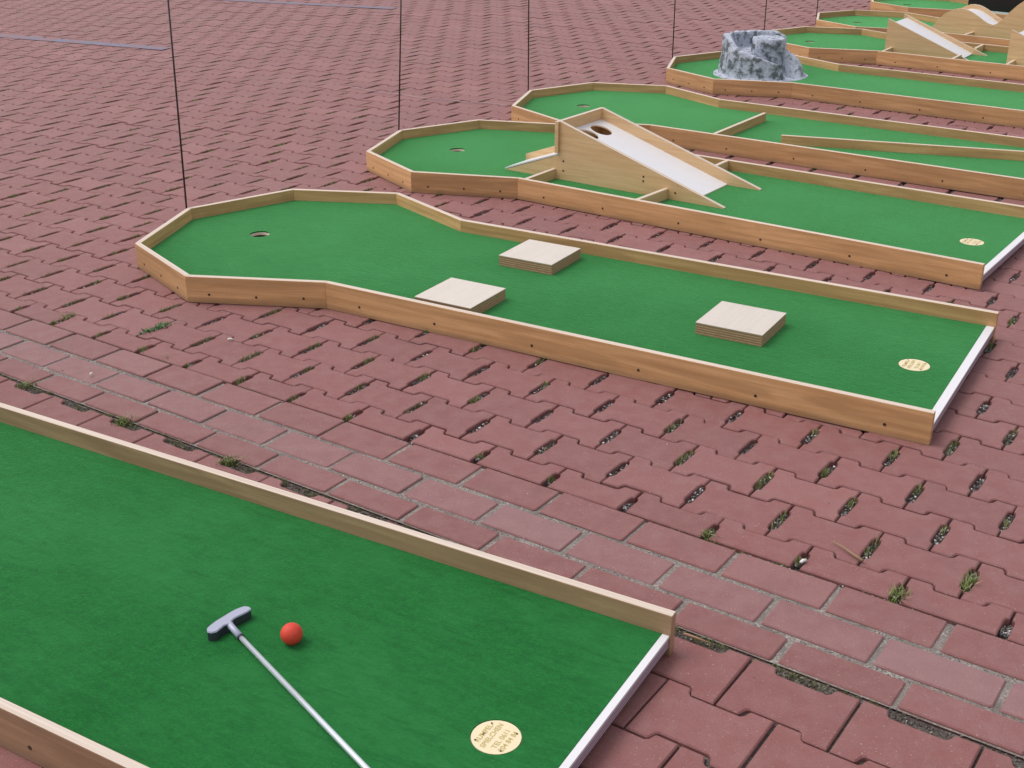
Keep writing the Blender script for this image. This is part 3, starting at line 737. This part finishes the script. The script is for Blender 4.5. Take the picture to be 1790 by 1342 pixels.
for a, b in (((.35, .3745), (.35, .181)), ((1.2, .3745), (1.2, .181)), ((.35, -.164), (.35, -.3745))):
    ramp_board(7, a, b, CZ + .0004, H, .017, rw, 'brace_board')

# black box with white edging on lane 8
c = lw(8, .2, -.10); bx = empty('black_box', (c[0], c[1], CZ), label='black box with white edging standing in the farthest lane', cat='box')
def rect8(u0, u1, v0, v1):
    pl = [lw(8, u, v) for u, v in ((u0, v0), (u1, v0), (u1, v1), (u0, v1))]; pl = [(p[0] - c[0], p[1] - c[1]) for p in pl]
    return pl if sum(pl[k][0] * pl[(k + 1) % 4][1] - pl[(k + 1) % 4][0] * pl[k][1] for k in range(4)) > 0 else pl[::-1]
mb = MB(); mb.prism(rect8(-.085, .50, -.36, -.02), .012, .145); o = mb.build('body', M['black'], bx); bevel(o, .006, 2)
mb = MB(); mb.prism(rect8(-.088, .503, -.363, -.017), .0003, .0118); mb.build('base_edge', M['white'], bx)
mb = MB(); mb.prism(rect8(-.088, .503, -.363, -.017), .1452, .156); mb.build('lid_edge', M['white'], bx)

# ---------------------------------------------------------------- artificial rock on lane 5
cr_ = Vector(lw(5, -.36, .016))
def sstep(a, b, x): t = max(0, min(1, (x - a) / (b - a))); return t * t * (3 - 2 * t)
def rock_h(r, th):
    x, y = r * math.cos(th), r * math.sin(th)
    deg = math.degrees(th) % 360
    # rim: high on the left and the back, falling along the front toward the lower right
    if deg < 60: wall = .15 + .075 * sstep(10, 60, deg)
    elif deg < 180: wall = .225
    elif deg < 232: wall = .225 - .072 * sstep(180, 232, deg)
    elif deg < 288: wall = .153 - .063 * (deg - 232) / 56
    elif deg < 300: wall = .09 - .088 * sstep(288, 300, deg)
    elif deg < 325: wall = .002
    else: wall = .002 + .148 * sstep(325, 350, deg)
    Rw = .236 + .008 * noise.noise(Vector((math.cos(th) * 2, math.sin(th) * 2, 1)))
    px_, py_ = x - .036, y + .012; rp = math.hypot(px_, py_ * 1.05)
    plug = .216 * (1 - sstep(.094, .112, rp))
    if deg < 60 or deg > 330: inner = .14 if (deg < 45 or deg > 345) else .10
    floor_ = .135 if 60 < deg < 200 else (.135 - .115 * sstep(200, 300, deg) if deg >= 200 else .15)
    if deg > 300 or deg < 30: floor_ = .02 if 300 < deg < 328 else .125 * (1 - sstep(.12, .235, r)) + .02
    w_in = sstep(.172, .194, r); w_out = 1 - sstep(Rw - .012, Rw + .012, r)
    if deg > 328 or deg < 40: h = .165 * math.sqrt(max(0, 1 - (r / .258) ** 2.4))
    else: h = (floor_ * (1 - w_in) + wall * w_in)
    h *= w_out if not (deg > 328 or deg < 40) else 1
    h = max(h, plug, .004)
    if r > (.275 if 285 < deg or deg < 10 else .248): h = .0
    return h
mb = MB(); NT, NR = 220, 96; ring = []
for a in range(NT):
    th = 2 * math.pi * a / NT; row = []
    for b in range(NR + 1):
        r = .282 * (b / NR) ** .9; h = rock_h(r, th); P3 = Vector((r * math.cos(th), r * math.sin(th), h))
        nz = noise.fractal(P3 * 14, 1.0, 2.0, 4); k = 1 if h > .01 else .15
        rr_ = r * (1 + .036 * nz * k * (r > .02)); hz = h + (.007 * noise.fractal(P3 * 26 + Vector((5, 5, 5)), 1.0, 2.0, 3) * k if b < NR else 0)
        edge = .012 * noise.noise(Vector((math.cos(th) * 3, math.sin(th) * 3, 7))) if b > NR - 6 else 0
        row.append(((rr_ + edge) * math.cos(th), (rr_ + edge) * math.sin(th), max(hz, .0008 if b < NR else 0)))
    ring.append(row)
cv = (sum(r_[0][2] for r_ in ring) / NT)
mb.v = [(0, 0, cv)] + [p for row in ring for p in row[1:]]
idx = lambda a, b: 1 + (a % NT) * NR + b - 1
for a in range(NT):
    mb.f.append([0, idx(a, 1), idx(a + 1, 1)]); mb.mi.append(0); mb.uv += [(0, 0)] * 3
    for b in range(1, NR): mb.f.append([idx(a, b), idx(a, b + 1), idx(a + 1, b + 1), idx(a + 1, b)]); mb.mi.append(0); mb.uv += [(0, 0)] * 4
rk = mb.build('artificial_rock', M['rock'], smooth=True, weld=False); rk.location = (cr_.x, cr_.y, CZ + .0005)
tag(rk, 'grey and white painted artificial rock with a spiral channel round its core', 'rock obstacle')

# ---------------------------------------------------------------- marker rods behind the lane heads
for i, tx in ((2, .024), (3, .055), (4, .0), (5, -.005), (6, -.004), (7, -.003)):
    x, y = lw(i, -SH[4] - .007, 0); mb = MB(); tube(mb, [(0, 0, .0), (tx * .5, 0, .5), (tx * 1.15, .0, 1.15)], [.0036, .0034, .003], 8)
    o = mb.build('marker_rod', M['rod'], smooth=True); o.location = (x, y, 0)
    nm = {2: 'thin dark rod standing at the point of the lane with three blocks', 3: 'thin dark rod at the point of the lane with the holed ramp', 4: 'thin dark rod at the point of the lane with divider boards',
          5: 'thin dark rod at the left point of the lane with the rock', 6: 'thin dark rod rising behind the artificial rock', 7: 'thin dark rod at the point of the wave ramp lane'}[i]
    tag(o, nm, 'rod', 'thin dark marker rods at the lane points')

# ---------------------------------------------------------------- putter and ball on lane 1
pu = empty('putter', (*lw(1, 1.145, .006), CZ), label='metal putter with T shaped head lying on the nearest green carpet', cat='putter')
pc = Vector(pu.location)
HEAD = [(1.1292, .0463), (1.1347, .0505), (1.1418, .0493), (1.1478, .0422), (1.1475, .0308), (1.1467, .0225), (1.1481, .0175), (1.1520, .0130), (1.1530, .0080), (1.1489, .0025), (1.1478, -.0044), (1.1497, -.0136), (1.1522, -.0222), (1.1552, -.0342), (1.1553, -.0412), (1.1514, -.0463), (1.1451, -.0478), (1.1376, -.0448), (1.1328, -.0368), (1.1292, -.0256), (1.127, -.0128), (1.1257, .0008), (1.1236, .0171), (1.1238, .0321), (1.1253, .0411)]
pl = [lw(1, *p) for p in HEAD]; pl = [(p[0] - pc.x, p[1] - pc.y) for p in pl]
if sum(pl[k][0] * pl[(k + 1) % len(pl)][1] - pl[(k + 1) % len(pl)][0] * pl[k][1] for k in range(len(pl))) < 0: pl = pl[::-1]
mb = MB(); mb.prism(pl, .0005, .0195, 1, 0, 1); hd = mb.build('head', [M['steel'], M['head_side']], pu)
bm = bmesh.new(); bm.from_mesh(hd.data); ed = [e for e in bm.edges if all(v.co.z > .019 for v in e.verts)]; bmesh.ops.bevel(bm, geom=ed, offset=.0016, segments=2, affect='EDGES'); bm.to_mesh(hd.data); bm.free()
def L1(u, v, z): p = lw(1, u, v); return (p[0] - pc.x, p[1] - pc.y, z)
d1 = Vector((1.5803 - 1.1887, .1898 - .0258)); end = Vector((1.1887, .0258)) + d1 * 1.62
mb = MB(); tube(mb, [L1(1.1440, .0052, .0120), L1(1.152, .010, .0135), L1(1.1887, .0258, .0125)], [.0075, .0062, .0062], 12); mb.build('hosel', M['steel'], pu, smooth=True)
mb = MB(); tube(mb, [L1(1.1880, .0255, .0125), L1(1.1915, .0270, .0125)], .0068, 12); mb.build('ferrule', M['head_side'], pu, smooth=True)
mb = MB(); tube(mb, [L1(1.190, .0264, .0125), L1(1.5803, .1898, .0135), L1(1.66, .2231, .0140)], [.0046, .0050, .0052], 12); mb.build('shaft', M['shaft'], pu, smooth=True)
mb = MB(); tube(mb, [L1(1.655, .2210, .0140), L1(1.67, .2272, .0145), L1(end.x, end.y, .0165)], [.0085, .0105, .0125], 12); mb.build('grip', M['grip'], pu, smooth=True)
me = bpy.data.meshes.new('golf_ball'); bm = bmesh.new(); bmesh.ops.create_uvsphere(bm, u_segments=40, v_segments=24, radius=.0197)
for f in bm.faces: f.smooth = True
bm.to_mesh(me); bm.free(); me.materials.append(M['ball']); bl = bpy.data.objects.new('golf_ball', me); COL.objects.link(bl)
bl.location = (-.3885, 1.7695, CZ + .0192); tag(bl, 'red mini golf ball lying beside the putter head', 'ball')
